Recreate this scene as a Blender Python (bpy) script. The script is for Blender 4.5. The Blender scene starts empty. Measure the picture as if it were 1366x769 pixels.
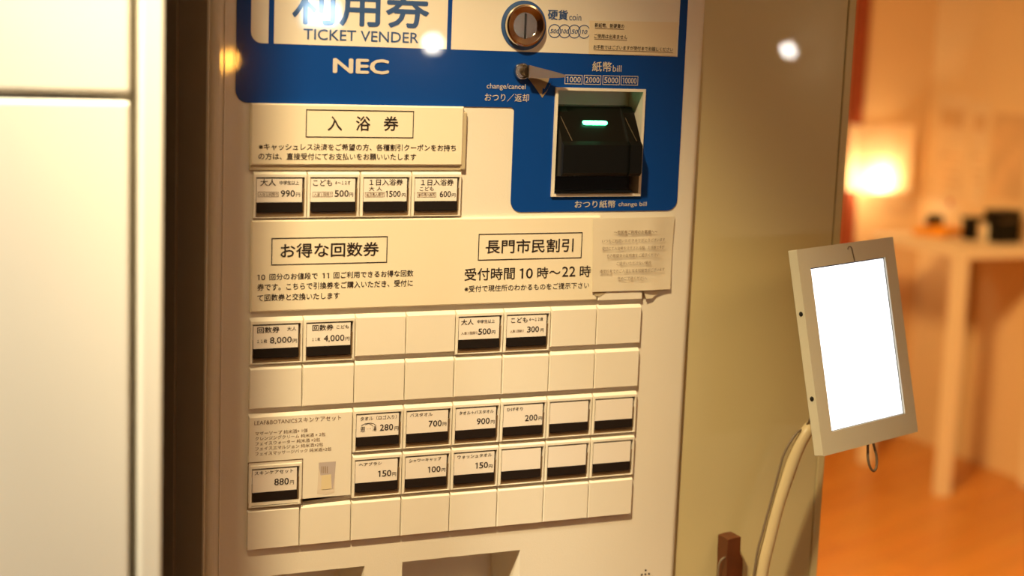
import bpy, bmesh, math, random
from mathutils import Vector, Matrix
from mathutils.geometry import tessellate_polygon

random.seed(7)
S = bpy.context.scene
COL = S.collection
PI = math.pi

# ------------------------------------------------------------------ camera
IMG_W, IMG_H, FPX = 1366.0, 769.0, 2200.0
CAM = Vector((-0.38981777, -1.42215807, 1.40))
RIGHT = Vector((0.91212426, -0.40810818, 0.03843244))
DOWN = Vector((-0.02883635, -0.15740796, -0.98711256))
FWD = Vector((0.40889828, 0.89926106, -0.15534397))
cam_d = bpy.data.cameras.new('camera')
cam = bpy.data.objects.new('camera', cam_d)
COL.objects.link(cam)
cam.matrix_world = Matrix((
    (RIGHT.x, -DOWN.x, -FWD.x, CAM.x),
    (RIGHT.y, -DOWN.y, -FWD.y, CAM.y),
    (RIGHT.z, -DOWN.z, -FWD.z, CAM.z),
    (0, 0, 0, 1)))
cam_d.sensor_fit = 'HORIZONTAL'
cam_d.sensor_width = 36.0
cam_d.lens = FPX / IMG_W * 36.0
cam_d.clip_start = 0.05
cam_d.dof.use_dof = True
cam_d.dof.focus_distance = 1.56
cam_d.dof.aperture_fstop = cam_d.lens / 1000.0 / 0.017      # 17 mm aperture
S.camera = cam

# ------------------------------------------------------------------ exposure, world
S.view_settings.view_transform = 'Standard'
S.view_settings.look = 'None'
S.view_settings.exposure = 0.0
S.view_settings.gamma = 1.0
S.view_settings.use_curve_mapping = False
W = bpy.data.worlds.new('world')
S.world = W
W.use_nodes = True
W.node_tree.nodes['Background'].inputs['Color'].default_value = (1.0, 0.72, 0.45, 1)
W.node_tree.nodes['Background'].inputs['Strength'].default_value = 0.02


def lamp(name, kind, loc, energy, color, target=None, **kw):
    d = bpy.data.lights.new(name, kind)
    d.energy = energy
    d.color = color
    for k, v in kw.items():
        setattr(d, k, v)
    o = bpy.data.objects.new(name, d)
    COL.objects.link(o)
    o.location = loc
    if target is not None:
        o.rotation_euler = (Vector(target) - Vector(loc)).to_track_quat('-Z', 'Y').to_euler()
    return o


WARM = (1.0, 0.68, 0.34)
KEY = (1.0, 0.76, 0.41)
lamp('downlight_machine', 'SPOT', (-0.39, -0.75, 2.45), 222, KEY, (0.235, 0.0, 0.92),
     spot_size=math.radians(32), spot_blend=1.0, shadow_soft_size=0.045)
lamp('downlight_cabinet', 'SPOT', (-0.47, -0.54, 2.45), 300, (1.0, 0.90, 0.66), (-0.38, -0.30, 1.66),
     spot_size=math.radians(48), spot_blend=0.9, shadow_soft_size=0.04)
lamp('room_fill', 'AREA', (1.5, -1.9, 2.50), 13, (1.0, 0.64, 0.28), (0.8, -0.9, 0.6), shape='DISK', size=1.0)  # unseen fill lamp added to lift the right of the machine and partition
lamp('back_room_light', 'AREA', (0.95, 1.05, 2.30), 40, (1.0, 0.62, 0.23), (2.5, 2.0, 0.0), shape='DISK', size=0.4,
     spread=math.radians(115))


# ------------------------------------------------------------------ photograph helpers (rays of the camera)
def ray(x, y):
    return RIGHT * ((x - IMG_W / 2) / FPX) + DOWN * ((y - IMG_H / 2) / FPX) + FWD


def on_y(x, y, Y=0.0):
    d = ray(x, y)
    return CAM + d * ((Y - CAM.y) / d.y)


def on_x(x, y, X):
    d = ray(x, y)
    return CAM + d * ((X - CAM.x) / d.x)


def on_z(x, y, Z):
    d = ray(x, y)
    return CAM + d * ((Z - CAM.z) / d.z)


def pix(P):
    q = Vector(P) - CAM
    w = q.dot(FWD)
    return q.dot(RIGHT) / w * FPX + IMG_W / 2, q.dot(DOWN) / w * FPX + IMG_H / 2


def uv(x, y, Y=0.0):
    p = on_y(x, y, Y)
    return (p.x, p.z)


def u_at(x, z, Y=0.0):
    """u on the plane Y whose height is z and that shows in column x"""
    a, b = -1.0, 1.5
    for _ in range(40):
        m = (a + b) / 2
        if pix((m, Y, z))[0] < x:
            a = m
        else:
            b = m
    return (a + b) / 2


# ------------------------------------------------------------------ materials
def mat(name, color, rough=0.5, metal=0.0, coat=0.0, coat_rough=0.03, bump=0.0, bump_scale=200.0, var=0.0, var_scale=6.0,
        emit=None, emit_strength=0.0, spec=0.5):
    m = bpy.data.materials.new(name)
    m.use_nodes = True
    nt = m.node_tree
    b = nt.nodes['Principled BSDF']
    b.inputs['Base Color'].default_value = (*color, 1)
    b.inputs['Roughness'].default_value = rough
    b.inputs['Metallic'].default_value = metal
    b.inputs['Coat Weight'].default_value = coat
    b.inputs['Coat Roughness'].default_value = coat_rough
    b.inputs['Specular IOR Level'].default_value = spec
    if emit:
        b.inputs['Emission Color'].default_value = (*emit, 1)
        b.inputs['Emission Strength'].default_value = emit_strength
    if bump or var:
        tc = nt.nodes.new('ShaderNodeTexCoord')
    if var:
        n = nt.nodes.new('ShaderNodeTexNoise')
        n.inputs['Scale'].default_value = var_scale
        n.inputs['Detail'].default_value = 4
        nt.links.new(tc.outputs['Object'], n.inputs['Vector'])
        r = nt.nodes.new('ShaderNodeValToRGB')
        r.color_ramp.elements[0].position = 0.3
        r.color_ramp.elements[1].position = 0.7
        r.color_ramp.elements[0].color = (*[c * (1 - var) for c in color], 1)
        r.color_ramp.elements[1].color = (*[min(1, c * (1 + var * 0.5)) for c in color], 1)
        nt.links.new(n.outputs['Fac'], r.inputs['Fac'])
        nt.links.new(r.outputs['Color'], b.inputs['Base Color'])
    if bump:
        n2 = nt.nodes.new('ShaderNodeTexNoise')
        n2.inputs['Scale'].default_value = bump_scale
        nt.links.new(tc.outputs['Object'], n2.inputs['Vector'])
        bp = nt.nodes.new('ShaderNodeBump')
        bp.inputs['Strength'].default_value = bump
        bp.inputs['Distance'].default_value = 0.001
        nt.links.new(n2.outputs['Fac'], bp.inputs['Height'])
        nt.links.new(bp.outputs['Normal'], b.inputs['Normal'])
    return m


M_BODY = mat('machine_paint', (0.80, 0.755, 0.66), 0.35, coat=0.4, coat_rough=0.03, bump=0.12, bump_scale=900, var=0.03)
M_SIDE_SHADED = mat('shaded_side_paint', (0.36, 0.31, 0.25), 0.5, var=0.03)  # side colour darkened to carry the shade of the gap beside the cabinet
M_PLATE = mat('button_plastic', (0.82, 0.775, 0.68), 0.32, var=0.02, var_scale=20)
M_SIGN = mat('sign_plastic', (0.83, 0.76, 0.60), 0.40, var=0.02)
M_SIGN_EDGE = mat('sign_edge_plastic', (0.50, 0.42, 0.28), 0.2)
M_CARD = mat('card_paper', (0.84, 0.79, 0.73), 0.5)
M_INK = mat('black_ink', (0.018, 0.011, 0.010), 0.6)
M_INK_SOFT = mat('brown_ink', (0.16, 0.09, 0.045), 0.6)
M_GREY_INK = mat('grey_ink', (0.30, 0.22, 0.13), 0.6)
M_BLUE = mat('blue_print', (0.004, 0.055, 0.30), 0.35, coat=0.6, coat_rough=0.02, spec=0.05)
M_BLUE_INK = mat('blue_ink', (0.03, 0.09, 0.27), 0.45, coat=0.5, coat_rough=0.02)
M_WHITE_PRINT = mat('white_print', (0.80, 0.755, 0.66), 0.35, coat=0.6, coat_rough=0.02)
M_PALE_INK = mat('pale_ink', (0.62, 0.58, 0.52), 0.45)
M_STRIP = mat('black_gloss_plastic', (0.016, 0.013, 0.012), 0.12)
M_TRAY = mat('amber_plastic', (0.16, 0.10, 0.05), 0.3)
M_TRAY_DARK = mat('dark_brown_plastic', (0.055, 0.03, 0.016), 0.35)
M_CHROME = mat('chrome', (0.72, 0.66, 0.56), 0.12, metal=1.0)
M_CHROME_DARK = mat('dull_chrome', (0.27, 0.22, 0.16), 0.30, metal=1.0)
M_BLACK = mat('black_plastic', (0.0045, 0.0048, 0.004), 0.32, spec=0.18)
M_DEEP = mat('slot_black', (0.004, 0.004, 0.004), 0.7)
M_GREEN = mat('green_lamp', (0.1, 0.8, 0.35), 0.3, emit=(0.10, 1.0, 0.42), emit_strength=8.0)
M_PAPER = mat('laminated_paper', (0.76, 0.69, 0.55), 0.32, bump=0.25, bump_scale=35, var=0.04, var_scale=14)
M_STICKER = mat('notice_paper', (0.76, 0.66, 0.48), 0.45)
M_CABINET = mat('white_steel', (0.82, 0.78, 0.68), 0.4, var=0.02)
M_WALL = mat('partition_paint', (0.64, 0.56, 0.31), 0.45, coat=0.35, coat_rough=0.015, var=0.03, var_scale=2)
M_ROOM = mat('room_paint', (0.74, 0.50, 0.27), 0.8, var=0.04, var_scale=1.5)
M_SIDE = mat('plaster', (0.80, 0.60, 0.36), 0.8, var=0.04, var_scale=1.5)
M_DARKWALL = mat('dark_wood_panelling', (0.16, 0.095, 0.05), 0.6, var=0.2, var_scale=3)
M_CEIL = mat('ceiling_paint', (0.75, 0.68, 0.58), 0.9)
M_REDWOOD = mat('red_wood', (0.30, 0.055, 0.02), 0.5, var=0.15, var_scale=12)
M_WHITE = mat('white_table_paint', (0.86, 0.72, 0.52), 0.45, var=0.02)
M_TABLET = mat('tablet_case_paint', (0.74, 0.73, 0.60), 0.4, bump=0.05, bump_scale=700)
M_SCREEN = mat('lit_screen', (0.9, 0.92, 0.95), 0.2, emit=(0.97, 0.98, 1.0), emit_strength=2.2)
M_SCREEN_EDGE = mat('screen_bezel', (0.03, 0.06, 0.14), 0.2)
M_TUBE = mat('tube_paint', (0.66, 0.55, 0.33), 0.4)
M_CABLE = mat('grey_cable', (0.20, 0.15, 0.10), 0.45)
M_BROWN = mat('dark_brown_wood', (0.13, 0.034, 0.010), 0.4, var=0.25, var_scale=60)
M_ORANGE = mat('orange_plastic', (0.85, 0.36, 0.03), 0.4)
M_POSTER = mat('poster_paper', (0.84, 0.66, 0.45), 0.7, var=0.10, var_scale=9)
M_POSTER_B = mat('poster_paper_tan', (0.74, 0.50, 0.28), 0.7, var=0.16, var_scale=11)
M_RED = mat('red_print', (0.50, 0.08, 0.05), 0.6)
M_CREAM = mat('cream_ceramic', (0.85, 0.76, 0.58), 0.4)
M_POUCH = mat('lavender_pouch_print', (0.50, 0.44, 0.44), 0.45)
M_POUCH_PALE = mat('pale_pouch_print', (0.72, 0.64, 0.54), 0.45)
M_POUCH_LABEL = mat('cream_label_print', (0.74, 0.64, 0.42), 0.45)
M_SHADE = mat('lamp_shade_paper', (0.9, 0.75, 0.50), 0.7)
_nt = M_SHADE.node_tree
_tr = _nt.nodes.new('ShaderNodeBsdfTranslucent')
_tr.inputs['Color'].default_value = (0.95, 0.80, 0.55, 1)
_mx = _nt.nodes.new('ShaderNodeMixShader')
_mx.inputs['Fac'].default_value = 0.7
_nt.links.new(_nt.nodes['Principled BSDF'].outputs[0], _mx.inputs[1])
_nt.links.new(_tr.outputs[0], _mx.inputs[2])
_nt.links.new(_mx.outputs[0], _nt.nodes['Material Output'].inputs['Surface'])
M_BULB = mat('warm_bulb', (1, 0.9, 0.7), 0.5, emit=(1.0, 0.78, 0.42), emit_strength=40.0)
M_GLOBE = mat('bright_globe', (1, 1, 1), 0.5, emit=(1.0, 0.93, 0.80), emit_strength=150.0)
M_GLOBE_ORANGE = mat('orange_globe', (1, 0.6, 0.2), 0.5, emit=(1.0, 0.45, 0.06), emit_strength=170.0)
M_MONITOR = mat('blue_white_monitor', (0.6, 0.8, 1), 0.3, emit=(0.55, 0.78, 1.0), emit_strength=75.0)
M_DOWN = mat('downlight_disc', (1, 0.9, 0.7), 0.5, emit=(1.0, 0.8, 0.5), emit_strength=6.0)


def floor_material():
    m = bpy.data.materials.new('floor_boards')
    m.use_nodes = True
    nt = m.node_tree
    b = nt.nodes['Principled BSDF']
    b.inputs['Roughness'].default_value = 0.34
    tc = nt.nodes.new('ShaderNodeTexCoord')
    mp = nt.nodes.new('ShaderNodeMapping')
    mp.inputs['Rotation'].default_value = (0, 0, math.radians(-22))
    nt.links.new(tc.outputs['Object'], mp.inputs['Vector'])
    br = nt.nodes.new('ShaderNodeTexBrick')
    br.inputs['Color1'].default_value = (0.66, 0.27, 0.045, 1)
    br.inputs['Color2'].default_value = (0.58, 0.22, 0.034, 1)
    br.inputs['Mortar'].default_value = (0.36, 0.11, 0.02, 1)
    br.inputs['Scale'].default_value = 1.0
    br.inputs['Mortar Size'].default_value = 0.002
    br.inputs['Brick Width'].default_value = 1.2
    br.inputs['Row Height'].default_value = 0.12
    nt.links.new(mp.outputs['Vector'], br.inputs['Vector'])
    mp2 = nt.nodes.new('ShaderNodeMapping')
    mp2.inputs['Scale'].default_value = (1.2, 22, 1)
    nt.links.new(mp.outputs['Vector'], mp2.inputs['Vector'])
    n = nt.nodes.new('ShaderNodeTexNoise')
    n.inputs['Scale'].default_value = 3
    nt.links.new(mp2.outputs['Vector'], n.inputs['Vector'])
    mx = nt.nodes.new('ShaderNodeMix')
    mx.data_type = 'RGBA'
    mx.blend_type = 'MULTIPLY'
    mx.inputs[0].default_value = 0.3
    nt.links.new(br.outputs['Color'], mx.inputs[6])
    nt.links.new(n.outputs['Color'], mx.inputs[7])
    nt.links.new(mx.outputs[2], b.inputs['Base Color'])
    return m


M_FLOOR = floor_material()


# ------------------------------------------------------------------ mesh builder
class MB:
    """collects shapes (world or local coordinates) into ONE mesh object"""

    def __init__(self, *mats):
        self.v, self.f, self.mi, self.mats = [], [], [], list(mats)

    def mid(self, m):
        if m is None:
            return 0
        if m not in self.mats:
            self.mats.append(m)
        return self.mats.index(m)

    def add(self, verts, faces, m=None):
        k, o = self.mid(m), len(self.v)
        self.v += [tuple(p) for p in verts]
        for f in faces:
            self.f.append([i + o for i in f])
            self.mi.append(k)

    def bm(self, b, m=None):
        b.verts.index_update()
        self.add([v.co.copy() for v in b.verts], [[v.index for v in f.verts] for f in b.faces], m)
        b.free()

    def box(self, lo, hi, m=None, bevel=0.0, seg=2):
        b = bmesh.new()
        bmesh.ops.create_cube(b, size=1)
        for v in b.verts:
            v.co = Vector([lo[i] + (v.co[i] + 0.5) * (hi[i] - lo[i]) for i in range(3)])
        if bevel:
            bmesh.ops.bevel(b, geom=list(b.edges), offset=bevel, segments=seg, affect='EDGES', profile=0.5)
        self.bm(b, m)

    def prism(self, loops, y0, y1, m=None, frame=None):
        """polygon (first loop outer, others holes) of (u, v), extruded from depth y0 (front) to y1; frame(u, v, y) -> point"""
        fr = frame or (lambda u, w, y: (u, y, w))
        if loops and not isinstance(loops[0][0], (tuple, list, Vector)):
            loops = [loops]
        flat = [p for l in loops for p in l]
        n = len(flat)
        tris = tessellate_polygon([[Vector((p[0], p[1], 0)) for p in l] for l in loops])
        verts = [fr(p[0], p[1], y0) for p in flat]
        faces = [list(t) for t in tris]
        if y1 is not None and abs(y1 - y0) > 1e-9:
            verts += [fr(p[0], p[1], y1) for p in flat]
            faces += [[i + n for i in reversed(t)] for t in tris]
            o = 0
            for l in loops:
                k = len(l)
                for i in range(k):
                    j = (i + 1) % k
                    faces.append([o + i, o + j, o + j + n, o + i + n])
                o += k
        self.add(verts, faces, m)

    def tube(self, pts, radii, seg=12, m=None, cap=True):
        pts = [Vector(p) for p in pts]
        if not isinstance(radii, (list, tuple)):
            radii = [radii] * len(pts)
        rings, verts, faces = [], [], []
        up = None
        for i, p in enumerate(pts):
            t = (pts[min(i + 1, len(pts) - 1)] - pts[max(i - 1, 0)]).normalized()
            if up is None:
                up = t.orthogonal().normalized()
            up = (up - t * up.dot(t)).normalized()
            s = t.cross(up)
            rings.append([len(verts) + k for k in range(seg)])
            for k in range(seg):
                a = 2 * PI * k / seg
                verts.append(p + (up * math.cos(a) + s * math.sin(a)) * radii[i])
        for a, b in zip(rings, rings[1:]):
            for k in range(seg):
                faces.append([a[k], a[(k + 1) % seg], b[(k + 1) % seg], b[k]])
        if cap:
            faces.append(list(reversed(rings[0])))
            faces.append(rings[-1])
        self.add(verts, faces, m)

    def lathe(self, prof, center, axis=Vector((0, -1, 0)), seg=48, m=None, squash=1.0):
        """profile of (radius, distance along axis)"""
        axis = Vector(axis).normalized()
        a = Vector((0, 0, 1)) if abs(axis.z) < 0.9 else Vector((1, 0, 0))
        a = (a - axis * a.dot(axis)).normalized()
        b = axis.cross(a)
        verts, faces = [], []
        c = Vector(center)
        for r, h in prof:
            for k in range(seg):
                t = 2 * PI * k / seg
                verts.append(c + axis * h + a * (r * math.cos(t)) + b * (r * squash * math.sin(t)))
        for i in range(len(prof) - 1):
            for k in range(seg):
                k2 = (k + 1) % seg
                faces.append([i * seg + k, i * seg + k2, (i + 1) * seg + k2, (i + 1) * seg + k])
        if prof[0][0] > 1e-6:
            faces.append([k for k in reversed(range(seg))])
        if prof[-1][0] > 1e-6:
            faces.append([(len(prof) - 1) * seg + k for k in range(seg)])
        self.add(verts, faces, m)

    def build(self, name, parent=None, offset=(0, 0, 0), smooth=None, loc=None):
        me = bpy.data.meshes.new(name)
        off = Vector(offset)
        me.from_pydata([Vector(p) - off for p in self.v], [], self.f)
        for mm in self.mats:
            me.materials.append(mm)
        me.polygons.foreach_set('material_index', self.mi)
        b = bmesh.new()
        b.from_mesh(me)
        bmesh.ops.remove_doubles(b, verts=b.verts, dist=1e-6)
        if not getattr(self, 'keep_normals', False):
            bmesh.ops.recalc_face_normals(b, faces=b.faces)
        b.to_mesh(me)
        b.free()
        if smooth:
            me.shade_smooth()
            try:
                me.set_sharp_from_angle(angle=math.radians(smooth))
            except Exception:
                pass
        o = bpy.data.objects.new(name, me)
        COL.objects.link(o)
        if parent is not None:
            o.parent = parent
        if loc is not None:
            o.location = loc
        return o


def thing(name, label, cat, loc, group=None):
    o = bpy.data.objects.new(name, None)
    COL.objects.link(o)
    o.empty_display_size = 0.05
    o.location = loc
    return tag(o, label, cat, group)


def tag(o, label, cat, group=None):
    o['label'] = label
    o['category'] = cat
    if group:
        o['group'] = group
    return o


def structure(o):
    o['kind'] = 'structure'
    return o


def rect(u0, v0, u1, v1):
    return [(u0, v0), (u1, v0), (u1, v1), (u0, v1)]


def rrect(u0, v0, u1, v1, r, seg=5, corners=(1, 1, 1, 1)):
    u0, u1 = min(u0, u1), max(u0, u1)
    v0, v1 = min(v0, v1), max(v0, v1)
    out = []
    for i, (cx, cy, a) in enumerate(((u0 + r, v0 + r, PI), (u1 - r, v0 + r, 1.5 * PI), (u1 - r, v1 - r, 0), (u0 + r, v1 - r, 0.5 * PI))):
        if not corners[i]:
            out.append(((u0, v0), (u1, v0), (u1, v1), (u0, v1))[i])
            continue
        for k in range(seg + 1):
            t = a + k / seg * PI / 2
            out.append((cx + r * math.cos(t), cy + r * math.sin(t)))
    return out


# ------------------------------------------------------------------ lettering
_TEXT = {}


def glyphs(s, thin=0.0, shear=0.0, res=3, space=1.0):
    key = (s, thin, shear, res, space)
    if key not in _TEXT:
        c = bpy.data.curves.new('lettering', 'FONT')
        c.body = s
        c.offset = thin
        c.shear = shear
        c.resolution_u = res
        c.space_character = space
        o = bpy.data.objects.new('lettering', c)
        COL.objects.link(o)
        me = bpy.data.meshes.new_from_object(o.evaluated_get(bpy.context.evaluated_depsgraph_get()))
        vs = [(v.co.x, v.co.y) for v in me.vertices]
        fs = [list(p.vertices) for p in me.polygons]
        bpy.data.objects.remove(o)
        bpy.data.curves.remove(c)
        bpy.data.meshes.remove(me)
        _TEXT[key] = (vs, fs)
    return _TEXT[key]


def figures(s, shear=0.0):
    """prices: even figures with a flagged one, comma below the line"""
    vs, fs, x = [], [], 0.0
    for ch in s:
        if ch == ',':
            g = [(0.02, 0.13), (0.02, 0.0), (0.07, 0.0), (0.03, -0.13), (0.09, -0.13), (0.15, 0.0), (0.15, 0.13)]
            gf, adv = [[0, 1, 2, 5, 6], [2, 3, 4, 5]], 0.24
        elif ch == '1':
            g = [(0.25, 0.0), (0.37, 0.0), (0.37, 1.0), (0.27, 1.0), (0.25, 0.84), (0.08, 0.80), (0.08, 0.90), (0.20, 0.95)]
            gf, adv = [[0, 1, 2, 3, 4], [4, 3, 7, 6, 5]], 0.60
        else:
            gv, gf = glyphs(ch)
            a0, a1 = min(v[0] for v in gv), max(v[0] for v in gv)
            b0, b1 = min(v[1] for v in gv), max(v[1] for v in gv)
            g = [((v[0] - a0) / (a1 - a0) * 0.56 + 0.03, (v[1] - b0) / (b1 - b0)) for v in gv]
            adv = 0.66
        o = len(vs)
        vs += [(x + p[0] + shear * p[1], p[1]) for p in g]
        fs += [[i + o for i in f] for f in gf]
        x += adv
    return vs, fs


def letter(mb, s, xl, yt, yb, xr, m=M_INK, bold=0.0, shear=0.0, Y=0.0, off=(0, 0, 0), res=3):
    """writes s on the plane Y where the photograph shows it: left column, top and bottom row there, right column;
    heavier strokes are the same strokes printed side by side"""
    if s and all(ch in '0123456789,' for ch in s):
        vs, fs = figures(s, shear)
    else:
        vs, fs = glyphs(s, min(bold, 0.0), shear, res)
    x0, x1 = min(v[0] for v in vs), max(v[0] for v in vs)
    y0, y1 = max(min(v[1] for v in vs), 0.0) if ',' in s and s[0] in '0123456789' else min(v[1] for v in vs), max(v[1] for v in vs)
    ul, vt = uv(xl, yt, Y)
    _, vb = uv(xl, yb, Y)
    ur = u_at(xr, (vt + vb) / 2, Y)
    b = max(bold, 0.0)
    su, sv = (ur - ul) / (x1 - x0 + 2 * b), (vt - vb) / (y1 - y0 + 2 * b)
    shifts = ((0, 0),) if b == 0 else ((-b, 0), (b, 0), (0, -b), (0, b))
    for k, (dx, dy) in enumerate(shifts):
        mb.add([(ul + (x - x0 + b + dx) * su - off[0], Y - 0.00002 * k - off[1], vb + (y - y0 + b + dy) * sv - off[2]) for x, y in vs], fs, m)


def outline(mb, xl, yt, yb, xr, m=M_INK, t=0.0008, Y=0.0, off=(0, 0, 0)):
    """a drawn box line"""
    ul, vt = uv(xl, yt, Y)
    _, vb = uv(xl, yb, Y)
    ur = u_at(xr, (vt + vb) / 2, Y)
    a = [(ul - off[0], vb - off[2]), (ur - off[0], vb - off[2]), (ur - off[0], vt - off[2]), (ul - off[0], vt - off[2])]
    b = [(a[0][0] + t, a[0][1] + t), (a[1][0] - t, a[1][1] + t), (a[2][0] - t, a[2][1] - t), (a[3][0] + t, a[3][1] - t)]
    mb.prism([a, b], Y - off[1], None, m)


# ================================================================== the setting
WALL_Y = 0.012        # face of the partition beside the machine
REAR_Y = 0.47         # wall behind the machine and the cabinet
BACK_Y = 3.28         # wall of the back room that faces us
SIDE_X = 3.33         # wall of the back room behind the table
ZC = 2.60

mb = MB(M_FLOOR)
mb.box((-2.6, -4.7, -0.1), (3.5, 3.45, 0.0))
structure(mb.build('floor'))
mb = MB(M_CEIL)
mb.box((-2.6, -4.7, ZC), (3.5, 3.45, ZC + 0.1))
structure(mb.build('ceiling'))
mb = MB(M_ROOM)
mb.box((-2.6, BACK_Y, 0), (3.5, BACK_Y + 0.12, ZC))
structure(mb.build('wall_back'))
mb = MB(M_SIDE)
mb.box((SIDE_X, -4.7, 0), (SIDE_X + 0.12, BACK_Y, ZC))
structure(mb.build('wall_right'))
mb = MB(M_DARKWALL)
mb.box((-2.62, -4.7, 0), (-2.5, BACK_Y, ZC))
structure(mb.build('wall_left'))
mb = MB(M_DARKWALL)
mb.box((-2.5, -4.72, 0), (SIDE_X, -4.6, ZC))
structure(mb.build('wall_front'))

# partition wall with its end trim
EDGE_U = sum(uv(x, y, WALL_Y)[0] for x, y in ((1141, 100), (1124.6, 292), (1098, 577), (1088, 769))) / 4
SEAM_U = (uv(1128, 100, WALL_Y)[0] + uv(1076, 760, WALL_Y)[0]) / 2
mb = MB(M_WALL)
mb.box((0.4595, WALL_Y, 0), (SEAM_U, WALL_Y + 0.10, ZC))
structure(mb.build('wall_partition'))
mb = MB(M_WALL)
mb.box((SEAM_U + 0.0012, WALL_Y - 0.0005, 0), (EDGE_U, WALL_Y + 0.1005, ZC), bevel=0.0015)
structure(mb.build('trim_1'))
mb = MB(M_SIDE)
mb.box((-2.5, REAR_Y, 0), (0.56, REAR_Y + 0.10, ZC))
structure(mb.build('wall_rear'))
# red-brown wooden post on the back wall
mb = MB(M_REDWOOD)
mb.box((2.975, BACK_Y - 0.045, 0.0), (3.018, BACK_Y, ZC), bevel=0.003)
structure(mb.build('trim_2'))

# ================================================================== ticket machine
PU, PV = 0.05, 0.0443084
ZA = 1.40 - 0.13317812           # height of the top edge of the first button row
Y_PANEL = 0.0040                 # the front sheet; the buttons stand proud of it to Y = 0
U_L, U_R = -0.0365, 0.4580
ROOT = Vector((0.21, 0.20, 0.0))
machine = thing('ticket_vending_machine',
                'tall cream ticket vending machine with a blue header and rows of priced buttons', 'ticket machine', ROOT)


def part(mb, name, parent=machine, smooth=None, label=None, origin=None, off=ROOT):
    """a part of the machine, built in world coordinates"""
    o = mb.build(name, parent, off, smooth)
    if label:
        o['label'] = label
    return o


# --- body: front sheet with openings for the bill inlet and the two trays, rounded upright edges
bez = [uv(x, y, Y_PANEL - 0.003) for x, y in ((742.3, 116.7), (862.3, 119.0), (854.1, 261.4), (735.2, 263.2))]
BU0, BU1 = (bez[0][0] + bez[3][0]) / 2, (bez[1][0] + bez[2][0]) / 2
BV1, BV0 = (bez[0][1] + bez[1][1]) / 2, (bez[2][1] + bez[3][1]) / 2
T1 = uv(536.7, 750.5, Y_PANEL), uv(694.0, 734.0, Y_PANEL)
TR_U0, TR_U1, TR_V1 = T1[0][0], T1[1][0], (T1[0][1] + T1[1][1]) / 2
TL_U1, TL_V1 = uv(486.5, 755.7, Y_PANEL)
TL_U0 = u_at(334, TL_V1, Y_PANEL)
TRAY_H = 0.17
ZTOP = 1.78


def rim_profile(u0, u1, y0, y1, r, seg=6):
    out = []
    for k in range(seg + 1):
        a = PI + k / seg * PI / 2
        out.append((u0 + r + r * math.cos(a), y0 + r + r * math.sin(a)))
    for k in range(seg + 1):
        a = 1.5 * PI + k / seg * PI / 2
        out.append((u1 - r + r * math.cos(a), y0 + r + r * math.sin(a)))
    out += [(u1, y1), (u0, y1)]
    return out


mb = MB(M_BODY)
holes = [rect(BU0, BV0, BU1, BV1), rect(TR_U0, TR_V1 - TRAY_H, TR_U1, TR_V1), rect(TL_U0, TL_V1 - TRAY_H, TL_U1, TL_V1)]
R_E = 0.007
mb.prism([rect(U_L + R_E, 0.05, U_R - R_E, ZTOP)] + holes, Y_PANEL, None)
prof = rim_profile(U_L, U_R, Y_PANEL, 0.455, R_E)
n = len(prof)
vv = [(p[0], p[1], 0.05) for p in prof] + [(p[0], p[1], ZTOP) for p in prof]
ff = [[i, (i + 1) % n, (i + 1) % n + n, i + n] for i in range(n) if i != 6] + [list(range(n)), [i + n for i in range(n)]]
mb.add(vv, ff)
# left upright strip of the door frame (a fine ridge)
mb.box((-0.0255, Y_PANEL - 0.0012, 0.06), (-0.0240, Y_PANEL + 0.002, ZTOP - 0.02), bevel=0.0004)
# loudspeaker holes near the foot of the front
for r_ in range(6):
    for c_ in range(-r_ if r_ < 3 else -3, (r_ if r_ < 3 else 3) + 1):
        if (r_ + c_) % 2 == 0 or r_ == 1:
            pu, pv = uv(861.1, 761.3, Y_PANEL)
            mb.lathe([(0.0011, 0.0003)], (pu + c_ * 0.0042, Y_PANEL, pv - r_ * 0.0042), seg=12, m=M_DEEP)
mb.box((U_L - 0.0006, 0.014, 0.052), (U_L + 0.002, 0.126, ZTOP - 0.002), M_SIDE_SHADED)
mb.box((U_L - 0.0035, 0.125, 0.06), (U_L + 0.002, 0.45, ZTOP - 0.01), M_SIDE_SHADED, bevel=0.001)
part(mb, 'cabinet_body')
mb = MB(M_CABINET)
mb.box((U_L - 0.0014, 0.010, 0.06), (U_L + 0.0006, 0.016, ZTOP - 0.01), bevel=0.0004)
part(mb, 'edge_strip', label='thin pale strip down the left edge')
# plinth
mb = MB(M_BLACK)
mb.box((U_L + 0.02, 0.02, 0.0), (U_R - 0.02, 0.44, 0.05))
part(mb, 'plinth')

# --- ticket and change trays below (sloping recess walls)
for nm, (a0, a1, av) in (('ticket_tray', (TR_U0, TR_U1, TR_V1)), ('change_tray', (TL_U0, TL_U1, TL_V1))):
    mb = MB(M_BODY)
    d, s = 0.045, 0.011
    o4 = rect(a0, av - TRAY_H, a1, av)
    i4 = rect(a0 + s, av - TRAY_H + 0.02, a1 - s, av - 0.004)
    vs = [(p[0], Y_PANEL, p[1]) for p in o4] + [(p[0], Y_PANEL + d, p[1]) for p in i4]
    mb.add(vs, [[i, (i + 1) % 4, (i + 1) % 4 + 4, i + 4] for i in range(4)])
    mb.add(vs[4:], [[0, 1, 2, 3]], M_BODY)
    part(mb, nm)

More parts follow.
